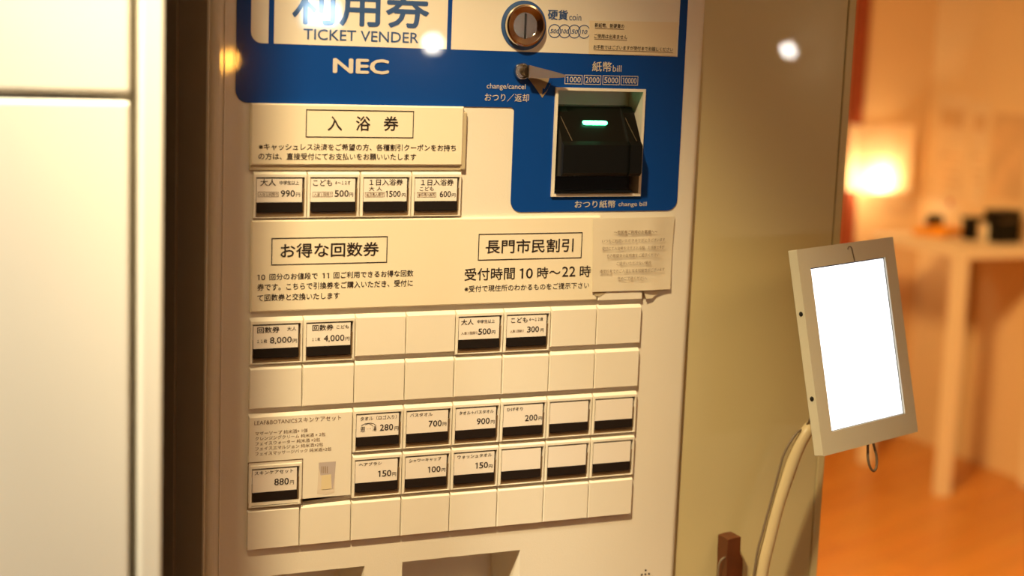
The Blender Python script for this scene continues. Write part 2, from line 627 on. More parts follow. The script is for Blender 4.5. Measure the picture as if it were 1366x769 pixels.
# --- blue header sheet with white fields and print
hdr = MB(M_BLUE)
HY = Y_PANEL - 0.0008
hu0 = (uv(315.5, 0, HY)[0] + uv(315, 119.8, HY)[0]) / 2
hu1 = (uv(918.3, 0, HY)[0] + uv(909.6, 150, HY)[0] + uv(903.3, 269.8, HY)[0]) / 3
v_left = uv(325, 136.8, HY)[1]
v_low = (uv(687.4, 284.2, HY)[1] + uv(897, 280.2, HY)[1]) / 2
u_in = (uv(685.4, 160, HY)[0] + uv(681.5, 268, HY)[0]) / 2
v_in = uv(650, 143.2, HY)[1]
v_in = (v_in + v_left) / 2


def arc(cx, cy, r, a0, a1, seg=6):
    return [(cx + r * math.cos(a0 + (a1 - a0) * k / seg), cy + r * math.sin(a0 + (a1 - a0) * k / seg)) for k in range(seg + 1)]


R1 = 0.011
outer = ([(hu0, ZTOP - 0.05), (hu0, v_in + R1)] + arc(hu0 + R1, v_in + R1, R1, PI, 1.5 * PI)
         + arc(u_in - 0.004, v_in - 0.004, 0.004, PI / 2, 0)
         + arc(u_in + R1, v_low + R1, R1, PI, 1.5 * PI)
         + arc(hu1 - R1, v_low + R1, R1, 1.5 * PI, 2 * PI) + [(hu1, ZTOP - 0.05)])
bill_hole = list(reversed(rect(BU0, BV0, BU1, BV1)))
hdr.prism([outer, bill_hole], HY, Y_PANEL + 0.0003)
WY = HY - 0.0002
vw = (uv(365.4, 58.7, WY)[1] + uv(595.8, 65.4, WY)[1] + uv(620, 67.9, WY)[1] + uv(902, 74.5, WY)[1]) / 4
f1 = (u_at(335, vw + .02, WY), u_at(358, vw, WY))
f2 = (u_at(365.2, vw, WY), u_at(595.8, vw, WY))
f3 = (u_at(601.6, vw, WY), u_at(903.6, vw, WY))
hdr.prism(rrect(f1[0], vw, f1[1], ZTOP - 0.08, 0.010, corners=(1, 0, 0, 0)), WY, None, M_WHITE_PRINT)
hdr.prism(rect(f2[0], vw, f2[1], ZTOP - 0.08), WY, None, M_WHITE_PRINT)
hdr.prism(rect(f3[0], vw, f3[1], ZTOP - 0.08), WY, None, M_WHITE_PRINT)
TY = WY - 0.00025
letter(hdr, '利用券', 390.4, -28, 32.5, 573, M_BLUE_INK, bold=0.016, Y=TY)
letter(hdr, 'TICKET VENDER', 405, 38.0, 52.6, 558.4, M_BLUE_INK, bold=0.006, Y=TY)
letter(hdr, 'NEC', 444.3, 77.2, 97.6, 519, M_PALE_INK, bold=0.030, Y=TY)
letter(hdr, '硬貨', 731, 12.3, 26.2, 757.6, M_BLUE_INK, bold=0.02, Y=TY)
letter(hdr, 'coin', 759.5, 18.6, 27.0, 775.5, M_BLUE_INK, Y=TY)
for cx, s, x0, x1, yt, yb in ((739.8, '500', 733.9, 746.2, 38.6, 44.2), (753.2, '100', 748.6, 759.2, 38.9, 44.5),
                              (766.3, '50', 762.2, 771.0, 39.3, 44.9), (779.3, '10', 776.5, 783.5, 39.7, 45.2)):
    cu, cv = uv(cx, 41.4 + (cx - 739.8) * 0.025, TY)
    r = 0.0067
    ring_o = [(cu + r * math.cos(t * PI / 16), cv + r * 0.97 * math.sin(t * PI / 16)) for t in range(32)]
    ring_i = [(cu + (r - 0.0008) * math.cos(t * PI / 16), cv + (r - 0.0008) * 0.97 * math.sin(t * PI / 16)) for t in range(32)]
    hdr.prism([ring_o, ring_i], TY, None, M_BLUE_INK)
    letter(hdr, s, x0, yt, yb, x1, M_BLUE_INK, bold=0.012, shear=0.2, Y=TY)
letter(hdr, '紙幣', 790.4, 81.8, 95.4, 816, M_PALE_INK, bold=0.01, Y=TY)
letter(hdr, 'bill', 817.7, 87.0, 95.6, 829, M_PALE_INK, Y=TY)
for s, x0, x1, yt in (('1000', 753.6, 776.8, 99.6), ('2000', 779.1, 801.8, 100.1), ('5000', 804.1, 826.7, 100.6), ('10000', 828.6, 851.2, 101.1)):
    outline(hdr, x0, yt, yt + 12.6, x1, M_PALE_INK, 0.0006, Y=TY)
    letter(hdr, s, x0 + 2.2, yt + 2.6, yt + 10.2, x1 - 2.2, M_PALE_INK, bold=0.006, Y=TY)
letter(hdr, 'change/cancel', 649.5, 111.0, 120.2, 701, M_PALE_INK, Y=TY)
letter(hdr, 'おつり／返却', 647, 124.2, 135.0, 705.6, M_PALE_INK, Y=TY)
letter(hdr, 'おつり紙幣', 767, 267.8, 277.8, 821, M_PALE_INK, bold=0.006, Y=TY)
letter(hdr, 'change bill', 825.2, 269.8, 277.0, 862.6, M_PALE_INK, Y=TY)
# fan-shaped arrow printed behind the lever
fan = [uv(x, y, TY) for x, y in ((699, 97), (716, 96.0), (738.6, 95.8), (737.6, 103), (733.8, 114), (729.0, 123), (723.4, 130.6), (714, 117))]
hdr.prism(fan, TY, None, M_GREY_INK)
TY2 = TY - 0.0002
arrow = [uv(x, y, TY2) for x, y in ((735.0, 97.5), (738.6, 97.5), (736.5, 107), (731.5, 118), (728.5, 122.0), (723.2, 126.5), (724, 117.5), (726.4, 119), (731.5, 109))]
hdr.prism(arrow, TY2, None, M_BLUE)
part(hdr, 'header_panel')

# --- coin slot
cs = Vector((*uv(698.4, 34.0, WY), 0))
cc = Vector((cs.x, TY, cs.y))
rv = abs(uv(698.4, 0.6)[1] - uv(698.4, 67.4)[1]) / 2
mb = MB(M_BLUE_INK)
mb.lathe([(rv, 0.0), (rv, 0.0006), (rv * 0.86, 0.0006)], cc)
o_cs = part(mb, 'coin_slot', smooth=30)
mb = MB(M_CHROME)
mb.lathe([(rv * 0.875, 0.0), (rv * 0.875, 0.0035), (rv * 0.84, 0.0055), (rv * 0.77, 0.0060), (rv * 0.72, 0.0052), (rv * 0.56, 0.0048),
          (rv * 0.52, 0.0040)], cc, m=M_CHROME)
mb.lathe([(rv * 0.52, 0.0040), (rv * 0.50, 0.0030), (rv * 0.25, 0.0016), (0.0, 0.0012)], cc, m=M_CHROME_DARK)
part(mb, 'chrome_rim', o_cs, smooth=40, label='shiny chrome rim')
mb = MB(M_DEEP)
mb.box((cc.x - 0.0008, cc.y - 0.0046, cc.z - rv * 0.52), (cc.x + 0.0008, cc.y - 0.0012, cc.z + rv * 0.48))
mb.box((cc.x + 0.0010, cc.y - 0.0042, cc.z - rv * 0.45), (cc.x + 0.0017, cc.y - 0.0012, cc.z + rv * 0.40), M_CHROME)
part(mb, 'coin_opening', o_cs)

# --- return lever
lc2 = uv(695.6, 95.1, WY)
lc = Vector((lc2[0], TY, lc2[1]))
mb = MB(M_CHROME)
mb.lathe([(0.0082, 0.0), (0.0082, 0.002), (0.0074, 0.0034), (0.0064, 0.0034), (0.0058, 0.0022)], lc)
mb.lathe([(0.0058, 0.0022), (0.0054, 0.0008), (0, 0.0006)], lc, m=M_DEEP)
o_lv = part(mb, 'return_lever', smooth=40)
mb = MB(M_CHROME_DARK)
tipu = uv(754, 101.6, TY - 0.012)
tip = Vector((tipu[0], TY - 0.012, tipu[1]))
b0 = lc + Vector((0.002, -0.001, 0))
b1 = Vector((uv(706, 95.5, TY - 0.010)[0], TY - 0.010, uv(706, 95.5, TY - 0.010)[1]))
mb.tube([b0, lc + Vector((0.0035, -0.006, 0.0))], 0.0045, 16)
side = Vector((0, 0, 1))
pts = []
for k in range(13):
    t = k / 12
    p = (lc + Vector((0.0035, -0.008, 0.0))).lerp(tip, t)
    hgt = 0.0052 * (1 - t) ** 0.8 + 0.0009
    pts.append((p, hgt))
vs, fs = [], []
for p, hgt in pts:
    for dy in (-0.0012, 0.0012):
        vs += [p + Vector((0, dy, hgt)), p + Vector((0, dy, -hgt))]
for k in range(12):
    a, b = 4 * k, 4 * k + 4
    fs += [[a, a + 1, b + 1, b], [a + 2, b + 2, b + 3, a + 3], [a, b, b + 2, a + 2], [a + 1, a + 3, b + 3, b + 1]]
fs += [[0, 2, 3, 1], [48, 49, 51, 50]]
mb.add(vs, fs)
part(mb, 'lever_handle', o_lv, smooth=40)

# --- bill inlet
mb = MB(M_BODY)
t = 0.0028
D_BK = 0.028
mb.prism([rect(BU0, BV0, BU1, BV1), rect(BU0 + t, BV0 + t, BU1 - t, BV1 - t)], HY - 0.0022, Y_PANEL + 0.004)
q0 = rect(BU0 + t, BV0 + t, BU1 - t, BV1 - t)
q1 = rect(BU0 + t + 0.001, BV0 + t + 0.001, BU1 - t - 0.001, BV1 - t - 0.001)
vs = [(p[0], HY - 0.001, p[1]) for p in q0] + [(p[0], D_BK, p[1]) for p in q1]
mb.add(vs, [[i, (i + 1) % 4, (i + 1) % 4 + 4, i + 4] for i in range(4)] + [[4, 5, 6, 7]])
o_bi = part(mb, 'bill_inlet')
iu0, iu1, iv0, iv1 = BU0 + t + 0.0012, BU1 - t - 0.0012, BV0 + t + 0.0005, BV1 - t - 0.001


def vz(y, yy=0.0, x=795):
    return uv(x, y, yy)[1]


# profile of the black module, side view: (depth Y, height)
m_l, m_r = iu0, iu1 - 0.004
zt = vz(140, D_BK)
pr = [(D_BK, zt), (0.014, zt - 0.001), (0.008, zt - 0.006), (-0.009, vz(189, -0.009)), (-0.013, vz(194, -0.013)), (-0.013, vz(231, -0.013)),
      (-0.010, vz(235, -0.010)), (0.016, vz(236, 0.01)), (0.020, iv0 + 0.002), (D_BK, iv0 + 0.001)]


def wide(y):                     # the cheek steps: full width outside, channel in the middle
    return (m_l, m_r)


mb = MB(M_BLACK)
chan = 0.013
for (a, b, dy) in ((m_l, m_l + chan, 0.0), (m_l + chan, m_r - chan, 0.003), (m_r - chan, m_r, 0.0)):
    vs = [(a, y + (dy if y < 0.012 else 0), z) for y, z in pr] + [(b, y + (dy if y < 0.012 else 0), z) for y, z in pr]
    k = len(pr)
    mb.add(vs, [[i, (i + 1) % k, (i + 1) % k + k, i + k] for i in range(k)] + [list(range(k)), [i + k for i in range(k)]])
# fine bright ridges along the cheeks
for uu in (m_l + 0.0035, m_r - chan + 0.001):
    p0 = Vector((uu, 0.0075, zt - 0.008))
    p1 = Vector((uu + 0.0065, -0.0098, vz(188, -0.010)))
    mb.tube([p0, p1], 0.0005, 6, M_CHROME_DARK)
mb.box((m_l, -0.001, iv0 + 0.0002), (m_r - 0.003, D_BK - 0.001, iv0 + 0.0024))
mb.box((m_l, 0.012, iv0 + 0.0024), (m_r, D_BK - 0.0005, iv0 + 0.02))
o_bm = part(mb, 'bill_module', o_bi)
# green lamp lens
g0, g1 = uv(781, 166.5, -0.002), uv(813, 160.5, -0.002)
mb = MB(M_GREEN)
gu0, gu1 = g0[0], g1[0]
gz = (vz(164.5, -0.002))
ysl = 0.003 + 0.008 + (-0.017) * ((zt - 0.006 - gz) / (zt - 0.006 - pr[3][1]))
mb.box((gu0, ysl - 0.0042, gz - 0.0020), (gu1, ysl + 0.002, gz + 0.0020), bevel=0.0018, seg=3)
part(mb, 'indicator_light', o_bi, smooth=50, label='glowing green indicator bar')


# --- sign plates
def plate(name, u0, v0, u1, v1, y0, mats=(M_SIGN, M_SIGN_EDGE), edge=True):
    m_ = MB(mats[0])
    c = 0.0012
    fr = rect(u0 + c, v0 + c, u1 - c, v1 - c)
    bk = rect(u0, v0, u1, v1)
    m_.add([(p[0], y0, p[1]) for p in fr] + [(p[0], y0 + c, p[1]) for p in bk] + [(p[0], Y_PANEL + 0.0003, p[1]) for p in bk],
           [[0, 1, 2, 3]] + [[i, (i + 1) % 4, (i + 1) % 4 + 4, i + 4] for i in range(4)]
           + [[i + 4, (i + 1) % 4 + 4, (i + 1) % 4 + 8, i + 8] for i in range(4)] + [[11, 10, 9, 8]])
    return m_


s1 = [uv(334.5, 139.4), uv(618.5, 140.8), uv(617, 221), uv(334.2, 220.5)]
SY1 = -0.0008
p1 = plate('sign', (s1[0][0] + s1[3][0]) / 2, (s1[2][1] + s1[3][1]) / 2, (s1[1][0] + s1[2][0]) / 2, (s1[0][1] + s1[1][1]) / 2, SY1)
# clear edging along the right side and below
eu0, ev0, eu1, ev1 = (s1[0][0]), (s1[2][1]), (s1[1][0]), (s1[0][1])
p1.box((eu1 - 0.001, SY1 + 0.0012, ev0 - 0.004), (eu1 + 0.0042, Y_PANEL + 0.0002, ev1 - 0.004), M_SIGN_EDGE, bevel=0.0008)
p1.box((eu0, SY1 + 0.0022, ev0 - 0.0050), (eu1 + 0.002, Y_PANEL + 0.0002, ev0 + 0.0005), M_SIGN_EDGE, bevel=0.0008)
LY = SY1 - 0.00025
outline(p1, 408.3, 145.8, 183.4, 551.9, M_INK, 0.0009, Y=LY)
for s, x0, x1 in (('入', 437.1, 456.5), ('浴', 475, 494.3), ('券', 512, 531.5)):
    letter(p1, s, x0, 155, 174.6, x1, bold=0.014, Y=LY)
letter(p1, '※キャッシュレス決済をご希望の方、各種割引クーポンをお持ち', 345.3, 191.2, 200.4, 608.1, bold=0.010, Y=LY)
letter(p1, 'の方は、直接受付にてお支払いをお願いいたします', 344.8, 204.0, 213.2, 555, bold=0.010, Y=LY)
part(p1, 'sign_plate', label='bathing ticket sign plate above the top button row')

SY2 = 0.0002
v2t = (uv(334, 293.5)[1] + uv(600, 292.2)[1]) / 2
v2b = (uv(332.9, 417.7)[1] + uv(600, 407.7)[1] + uv(795.6, 400.6)[1]) / 3
p2 = plate('sign', 0.0004, v2b, 7 * PU - 0.0006, v2t, SY2)
LY = SY2 - 0.00025
outline(p2, 362.2, 317.8, 354.4, 516.8, M_INK, 0.0009, Y=LY)
letter(p2, 'お得な回数券', 374.3, 325.2, 344.6, 505.6, bold=0.014, Y=LY)
for s_, xl_, yt_, yb_, xr_ in (('10', 343.2, 366.8, 374.2, 353.8), ('回分のお値段で', 359.4, 365.4, 374.2, 423.8), ('11', 430, 364.6, 371.6, 439),
                               ('回ご利用できるお得な回数', 445, 363.0, 371.8, 551.4)):
    letter(p2, s_, xl_, yt_, yb_, xr_, bold=0.010, Y=LY)
letter(p2, '券です。こちらで引換券をご購入いただき、受付に', 343.2, 379.0, 388.4, 550.7, bold=0.010, Y=LY)
letter(p2, 'て回数券と交換いたします', 343.4, 393.2, 402.4, 453, bold=0.010, Y=LY)
outline(p2, 638.6, 312.3, 347.9, 776.5, M_INK, 0.0009, Y=LY)
letter(p2, '長門市民割引', 648.2, 320.2, 338.8, 765.1, bold=0.012, Y=LY)
for s_, xl_, yt_, yb_, xr_ in (('受付時間', 619.9, 358.4, 374.9, 686.8), ('10', 693.4, 358.4, 371.9, 710.8), ('時～', 717, 356.8, 371.8, 747.6),
                               ('22', 750.2, 356.0, 369.4, 767.6), ('時', 773.8, 354.6, 370.2, 788.1)):
    letter(p2, s_, xl_, yt_, yb_, xr_, bold=0.010, Y=LY)
letter(p2, '※受付で現住所のわかるものをご提示下さい', 619.9, 381.6, 390.2, 785.8, bold=0.004, Y=LY)
part(p2, 'sign_plate', label='wide coupon and resident discount sign plate in the middle')

# --- blank plates and ticket buttons on the 50 mm grid
PLATE_H = 0.0392


def chamfered(m_, u0, u1, h, y_front=0.0, y_back=Y_PANEL + 0.0003, hole=None, mm=None):
    """plate whose upper edge is chamfered; top edge at v = 0; optional window"""
    c, e = 0.0032, 0.0005
    fr = [(u0 + e, -h + e), (u1 - e, -h + e), (u1 - e, -c), (u0 + e, -c)]
    m_.prism([fr] + ([hole] if hole else []), y_front, None, mm)
    a = [(u0 + e, y_front, -h + e), (u1 - e, y_front, -h + e), (u1 - e, y_front, -c), (u0 + e, y_front, -c)]
    b = [(u0, y_front + e, -h), (u1, y_front + e, -h), (u1, y_back - 0.0008, 0), (u0, y_back - 0.0008, 0)]
    d = [(u0, y_back, -h), (u1, y_back, -h), (u1, y_back, 0), (u0, y_back, 0)]
    m_.add(a + b + d, [[i, (i + 1) % 4, (i + 1) % 4 + 4, i + 4] for i in range(4)] + [[i + 4, (i + 1) % 4 + 4, (i + 1) % 4 + 8, i + 8] for i in range(4)], mm)
    if hole:
        m_.prism_sides = True
        k = len(hole)
        m_.add([(p[0], y_front, p[1]) for p in hole] + [(p[0], y_back, p[1]) for p in hole],
               [[i, (i + 1) % k, (i + 1) % k + k, i + k] for i in range(k)], mm)


def cell(col, row):
    return Vector((col * PU, 0.0, ZA - row * PV))


mb = MB(M_PLATE)
chamfered(mb, 0.0005, PU - 0.0005, PLATE_H)
blank0 = mb.build('blank_plate', machine)
first = True
BL = [(2, 3), (3, 3), (6, 3), (7, 3), (7, 2)] + [(c, 4) for c in range(8)] + [(c, 7) for c in range(8)]
for c, r in BL:
    o = blank0 if first else blank0.copy()
    if not first:
        COL.objects.link(o)
    first = False
    o.parent = machine
    o.location = cell(c, r) - ROOT

# button pieces, local to the cell
FH = 0.0424
WIN = (0.0026, -0.0416, 0.0477, -0.0056)
mb = MB(M_PLATE)
chamfered(mb, 0.0005, PU - 0.0005, FH, hole=rect(*WIN))
frame_me = mb
mb2 = MB(M_TRAY_DARK, M_TRAY)
mb2.box((WIN[0], 0.0030, -0.0372), (WIN[2], 0.0046, WIN[3]), M_TRAY_DARK)
mb2.box((WIN[0], 0.0020, WIN[1]), (WIN[2], 0.0046, -0.0372), M_TRAY, bevel=0.0006)
mb2.box((WIN[0], 0.0014, -0.0372), (WIN[0] + 0.0010, 0.0046, -0.020), M_TRAY)
mb2.box((WIN[2] - 0.0012, 0.0014, -0.0372), (WIN[2], 0.0046, -0.016), M_TRAY)
mb3 = MB(M_STRIP)
mb3.prism(rrect(0.0038, -0.0368, 0.0455, -0.0284, 0.0013), 0.0004, 0.0040)
proto = {}


def button(loc, label, texts=(), boxes=(), lines=(), scale=1.0):
    """one ticket button: frame > price card, black strip, tray; texts in photograph rows and columns"""
    if not proto:
        proto['f'] = frame_me.build('ticket_button', machine)
        proto['t'] = mb2.build('button_tray', proto['f'])
        proto['s'] = mb3.build('button_strip', proto['f'])
        f, t_, s_ = proto['f'], proto['t'], proto['s']
    else:
        f = proto['f'].copy()
        COL.objects.link(f)
        t_ = proto['t'].copy()
        COL.objects.link(t_)
        s_ = proto['s'].copy()
        COL.objects.link(s_)
        t_.parent = f
        s_.parent = f
    f.parent = machine
    f.location = loc - ROOT
    f['label'] = label
    cm = MB(M_CARD)
    cm.prism(rect(0.0034, -0.0281, 0.0452, -0.0072), 0.0005, 0.0040)
    for tx in texts:
        s, xl, yt, yb, xr = tx[:5]
        bold = tx[5] if len(tx) > 5 else 0.006
        mm = tx[6] if len(tx) > 6 else M_INK
        letter(cm, s, xl, yt, yb, xr, mm, bold=(bold + 0.008 if bold >= 0 else 0.0), Y=loc.y + 0.0003, off=loc, res=2)
    for xl, yt, yb, xr in boxes:
        outline(cm, xl, yt, yb, xr, M_INK_SOFT, 0.00035, Y=loc.y + 0.0003, off=loc)
    for pts_ in lines:
        for (x0, y0), (x1, y1) in zip(pts_, pts_[1:]):
            a, b = Vector(uv(x0, y0)), Vector(uv(x1, y1))
            d = (b - a).normalized()
            nn = Vector((-d.y, d.x)) * 0.00024
            cm.prism([(p.x - loc.x, p.y - loc.z) for p in (a - nn, b - nn, b + nn, a + nn)], 0.0003, None, M_INK)
    cm.build('price_card', f)
    return f


YEN = '円'
button(cell(0, 0) + Vector((0.0012, 0, 0)), 'adult single bath button, 990 yen',
       [('大人', 347.3, 239.0, 248.4, 368.1), ('中学生以上', 373, 241.2, 246.8, 399, 0.0), ('入浴１回限り', 345.5, 257.6, 261.6, 370.3, 0.0, M_INK_SOFT),
        ('990', 374.6, 254.0, 262.8, 393.3, 0.01), (YEN, 394.8, 257.2, 262.8, 400.3, 0.0)], [(344, 256.2, 263.0, 371.6)])
button(cell(1, 0) + Vector((0.0012, 0, 0)), 'child single bath button, 500 yen',
       [('こども', 417.6, 239.6, 248.4, 443.2), ('４～１２才', 447.2, 241.2, 246.6, 467.5, 0.0), ('入浴１回限り', 418.8, 257.6, 261.6, 442.6, 0.0, M_INK_SOFT),
        ('500', 446.3, 254.0, 262.8, 465.1, 0.01), (YEN, 466.0, 257.2, 262.8, 471, 0.0)], [(417, 256.2, 263.0, 443.9)])
button(cell(2, 0) + Vector((0.0014, 0, 0)), 'adult one day bath button, 1500 yen',
       [('１日入浴券', 493, 239.0, 247.6, 537.6), ('大 人', 492.2, 249.0, 254.8, 509.8, 0.0), ('当日再入館可', 488.8, 257.6, 261.8, 511.8, 0.0, M_INK_SOFT),
        ('1500', 514.6, 254.8, 263.0, 534.5, 0.01), (YEN, 536.0, 258.0, 263.0, 541, 0.0)], [(487, 256.6, 263.2, 513)])
button(cell(3, 0) + Vector((0.0014, 0, 0)), 'child one day bath button, 600 yen',
       [('１日入浴券', 562, 239.2, 247.8, 605), ('こども', 559.8, 249.2, 254.8, 578.6, 0.0), ('当日再入館可', 558, 257.8, 262.0, 580.4, 0.0, M_INK_SOFT),
        ('600', 586.7, 255.0, 263.2, 601.5, 0.01), (YEN, 602.7, 258.2, 263.2, 607.6, 0.0)], [(556.4, 256.8, 263.4, 581.8)])
button(cell(0, 3), 'adult eleven ticket coupon button, 8,000 yen',
       [('回数券', 343.2, 436.8, 445.2, 373), ('大人', 383, 436.2, 442.0, 395.2, 0.0), ('１１枚', 343, 453.4, 458.4, 356.3, 0.0),
        ('8,000', 360, 450.4, 458.6, 389.2, 0.008), (YEN, 390.4, 452.6, 457.8, 396.2, 0.0)])
button(cell(1, 3), 'child eleven ticket coupon button, 4,000 yen',
       [('回数券', 416.8, 433.8, 442.0, 444.7), ('こども', 448.8, 434.2, 438.8, 465.2, 0.0), ('１１枚', 416.6, 450.8, 455.4, 427, 0.0),
        ('4,000', 432, 447.6, 456.0, 459.4, 0.008), (YEN, 460.9, 449.8, 454.8, 466, 0.0)])
button(cell(4, 3), 'resident adult button, 500 yen',
       [('大人', 615.2, 426.6, 434.2, 631.9), ('中学生以上', 636.7, 427.0, 431.8, 660, 0.0), ('入浴１回限り', 615.4, 443.2, 447.0, 636.8, 0.0, M_INK_SOFT),
        ('500', 638, 438.8, 446.8, 654.9, 0.01), (YEN, 656, 441.2, 446.0, 660.7, 0.0)])
button(cell(5, 3), 'resident child button, 300 yen',
       [('こども', 681.8, 424.2, 431.2, 703.8), ('４～１２歳', 706, 424.2, 428.8, 724.3, 0.0), ('入浴１回限り', 680.8, 440.6, 444.2, 698.8, 0.0, M_INK_SOFT),
        ('300', 703.2, 436.0, 443.8, 719, 0.01), (YEN, 721, 438.6, 443.2, 725.2, 0.0)])
button(cell(2, 5), 'towel with logo button, 280 yen',
       [('タオル（ロゴ入り）', 480.8, 556.6, 562.0, 529.2, 0.0), ('280', 506.8, 566.8, 575.2, 524.4, 0.01), (YEN, 526.5, 569.4, 574.6, 531.4, 0.0),
        ('恩', 480.8, 570.2, 577.0, 487.3, -1.0), ('…', 489.6, 572.3, 573.2, 494.8, -1.0), ('湯', 497.2, 569.2, 575.8, 502.3, -1.0)],
       lines=[[(482, 568.8), (487, 565.8), (491.8, 565.0), (497.6, 568.4)], [(487.5, 567.2), (493.4, 564.8), (498, 565.6), (502.2, 568.2)]])
button(cell(3, 5), 'bath towel button, 700 yen',
       [('バスタオル', 547, 552.2, 557.0, 577, 0.0), ('700', 571.9, 561.8, 570.0, 589.2, 0.01), (YEN, 590.6, 563.6, 568.6, 595.4, 0.0)])
button(cell(4, 5), 'towel and bath towel button, 900 yen',
       [('タオル＋バスタオル', 612.7, 549.4, 554.0, 658.6, 0.0), ('900', 636.1, 558.6, 566.8, 653.2, 0.01), (YEN, 654.8, 561.0, 565.8, 659.7, 0.0)])
button(cell(5, 5), 'razor button, 200 yen',
       [('ひげそり', 676.4, 544.6, 549.4, 697.6, 0.0), ('200', 700.5, 554.2, 562.2, 716.9, 0.01), (YEN, 718.6, 556.2, 561.0, 723, 0.0)])
button(cell(2, 6), 'hairbrush button, 150 yen',
       [('ヘアブラシ', 478.9, 618.2, 622.8, 509.3, 0.0), ('150', 504.4, 628.6, 636.8, 522, 0.01), (YEN, 523.3, 630.6, 635.8, 528.3, 0.0)])
button(cell(3, 6), 'shower cap button, 100 yen',
       [('シャワーキャップ', 545.9, 613.0, 617.8, 588.5, 0.0), ('100', 570.8, 623.2, 631.2, 587.6, 0.01), (YEN, 589.2, 625.2, 630.0, 594, 0.0)])
button(cell(4, 6), 'wash towel button, 150 yen',
       [('ウォッシュタオル', 610.4, 608.0, 612.8, 656.2, 0.0), ('150', 634.2, 617.8, 625.8, 650.9, 0.01), (YEN, 652, 620.2, 625.0, 656.8, 0.0)])
for c, r in ((6, 5), (7, 5), (5, 6), (6, 6), (7, 6)):
    button(cell(c, r), 'unlabelled button with an empty card')

# skincare panel with its own button
sp_h = 2 * PV - 0.0052
sp0 = cell(0, 5)
sk_loc = Vector((uv(332.2, 620)[0], 0.0, uv(332.2, 618.6)[1]))
wu0, wv1 = sk_loc.x - sp0.x - 0.0012, sk_loc.z - sp0.z + 0.0008
mb = MB(M_PLATE)
chamfered(mb, 0.0005, 2 * PU - 0.0008, sp_h, hole=rect(wu0 + 0.0012 + 0.0024, wv1 - 0.0008 - 0.0407, wu0 + 0.0012 + 0.0479, wv1 - 0.0008 - 0.0054))
SKY = -0.0003
off = sp0
letter(mb, 'LEAF&BOTANICSスキンケアセット', 339.4, 561.6, 568.2, 455, M_INK_SOFT, bold=-0.004, Y=SKY, off=off)
for s, y0, xr in (('マザーソープ 純米酒× 1個', 576.6, 410), ('クレンジングクリーム 純米酒 × 2包', 583.4, 434), ('フェイスウォーター 純米酒 ×2包', 590.2, 427),
                  ('フェイスエマルジョン 純米酒×2包', 597.0, 431), ('フェイスマッサージパック 純米酒×2包', 603.8, 442)):
    letter(mb, s, 340.6, y0, y0 + 5.0, xr, M_INK_SOFT, bold=0.0, Y=SKY, off=off)


def flat(mb_, pts_, m, Y):
    mb_.prism([(uv(x, y, Y)[0] - off.x, uv(x, y, Y)[1] - off.z) for x, y in pts_], Y, None, m)


# printed picture of a pouch
flat(mb, [(425, 617.2), (447.8, 615.6), (446.6, 640), (446.2, 657.2), (435, 660.8), (422.9, 659.2), (424.2, 640)], M_POUCH_PALE, -0.00015)
flat(mb, [(425.4, 617.8), (448, 616.2), (446.4, 636), (444.4, 652), (443.0, 652.6), (441.6, 634), (427.6, 634.6), (425.6, 625)], M_POUCH, -0.0003)
flat(mb, [(428.8, 634.6), (441.8, 633.2), (441.6, 652.4), (428.4, 653.8)], M_POUCH_LABEL, -0.00045)
for k in range(4):
    x = 429.0 + k * 2.4
    flat(mb, [(x, 622.6), (x + 1.0, 622.5), (x + 1.0, 631.6), (x, 631.8)], M_GREY_INK, -0.00045)
mb.prism([rect(wu0, wv1 - 0.0445, wu0 + 0.0522, wv1), rect(wu0 + 0.0008, wv1 - 0.0437, wu0 + 0.0514, wv1 - 0.0008)], -0.0002, None, M_TRAY)
o = mb.build('item_sign', machine, loc=sp0 - ROOT)
o['label'] = 'skin care set sign with a printed pouch'
b_sk = button(sk_loc + Vector((0, -0.0008, 0)), 'skin care set button in the sign corner, 880 yen',
              [('スキンケアセット', 339.6, 629.6, 634.8, 391.2, 0.0), ('880', 366, 639.2, 648.2, 385.3, 0.01), (YEN, 386.8, 641.4, 646.8, 392, 0.0)])

# ================================================================== taped notices
nt = MB(M_STICKER)
NY = WY - 0.0006
nq = [uv(786.6, 27.5, NY), uv(904.6, 29.6, NY), uv(902.0, 74.6, NY), uv(785.4, 72.0, NY)]
nt.prism(nq, NY, NY + 0.0003)
NL = NY - 0.0002
for s, xl, yt, yb, xr in (('新紙幣、新硬貨の', 793.6, 30.6, 36.6, 832.7), ('ご使用は出来ません', 792.8, 45.0, 51.0, 836.6),
                          ('お手数ではございますが受付までお越しください', 791.8, 59.6, 65.4, 897.8)):
    letter(nt, s, xl, yt, yb, xr, M_INK, bold=0.006, Y=NL)
    a, b = uv(xl, yb + 1.1, NL), uv(xr, yb + 1.1 + (xr - xl) * 0.025, NL)
    nt.prism([(a[0], a[1] - 0.0003), (b[0], a[1] - 0.0003), (b[0], a[1] + 0.0002), (a[0], a[1] + 0.0002)], NL, None, M_INK_SOFT)
c0 = on_y(845, 50, NY)
tag(nt.build('paper_notice', None, c0, loc=c0), 'small paper sticker with three underlined lines beside the coin slot', 'notice')

nt = MB(M_PAPER)
NY = -0.0012
nq = [uv(791, 291.7, NY), uv(902, 289.4, NY), uv(895.6, 386.6, NY), uv(789.3, 389.6, NY)]
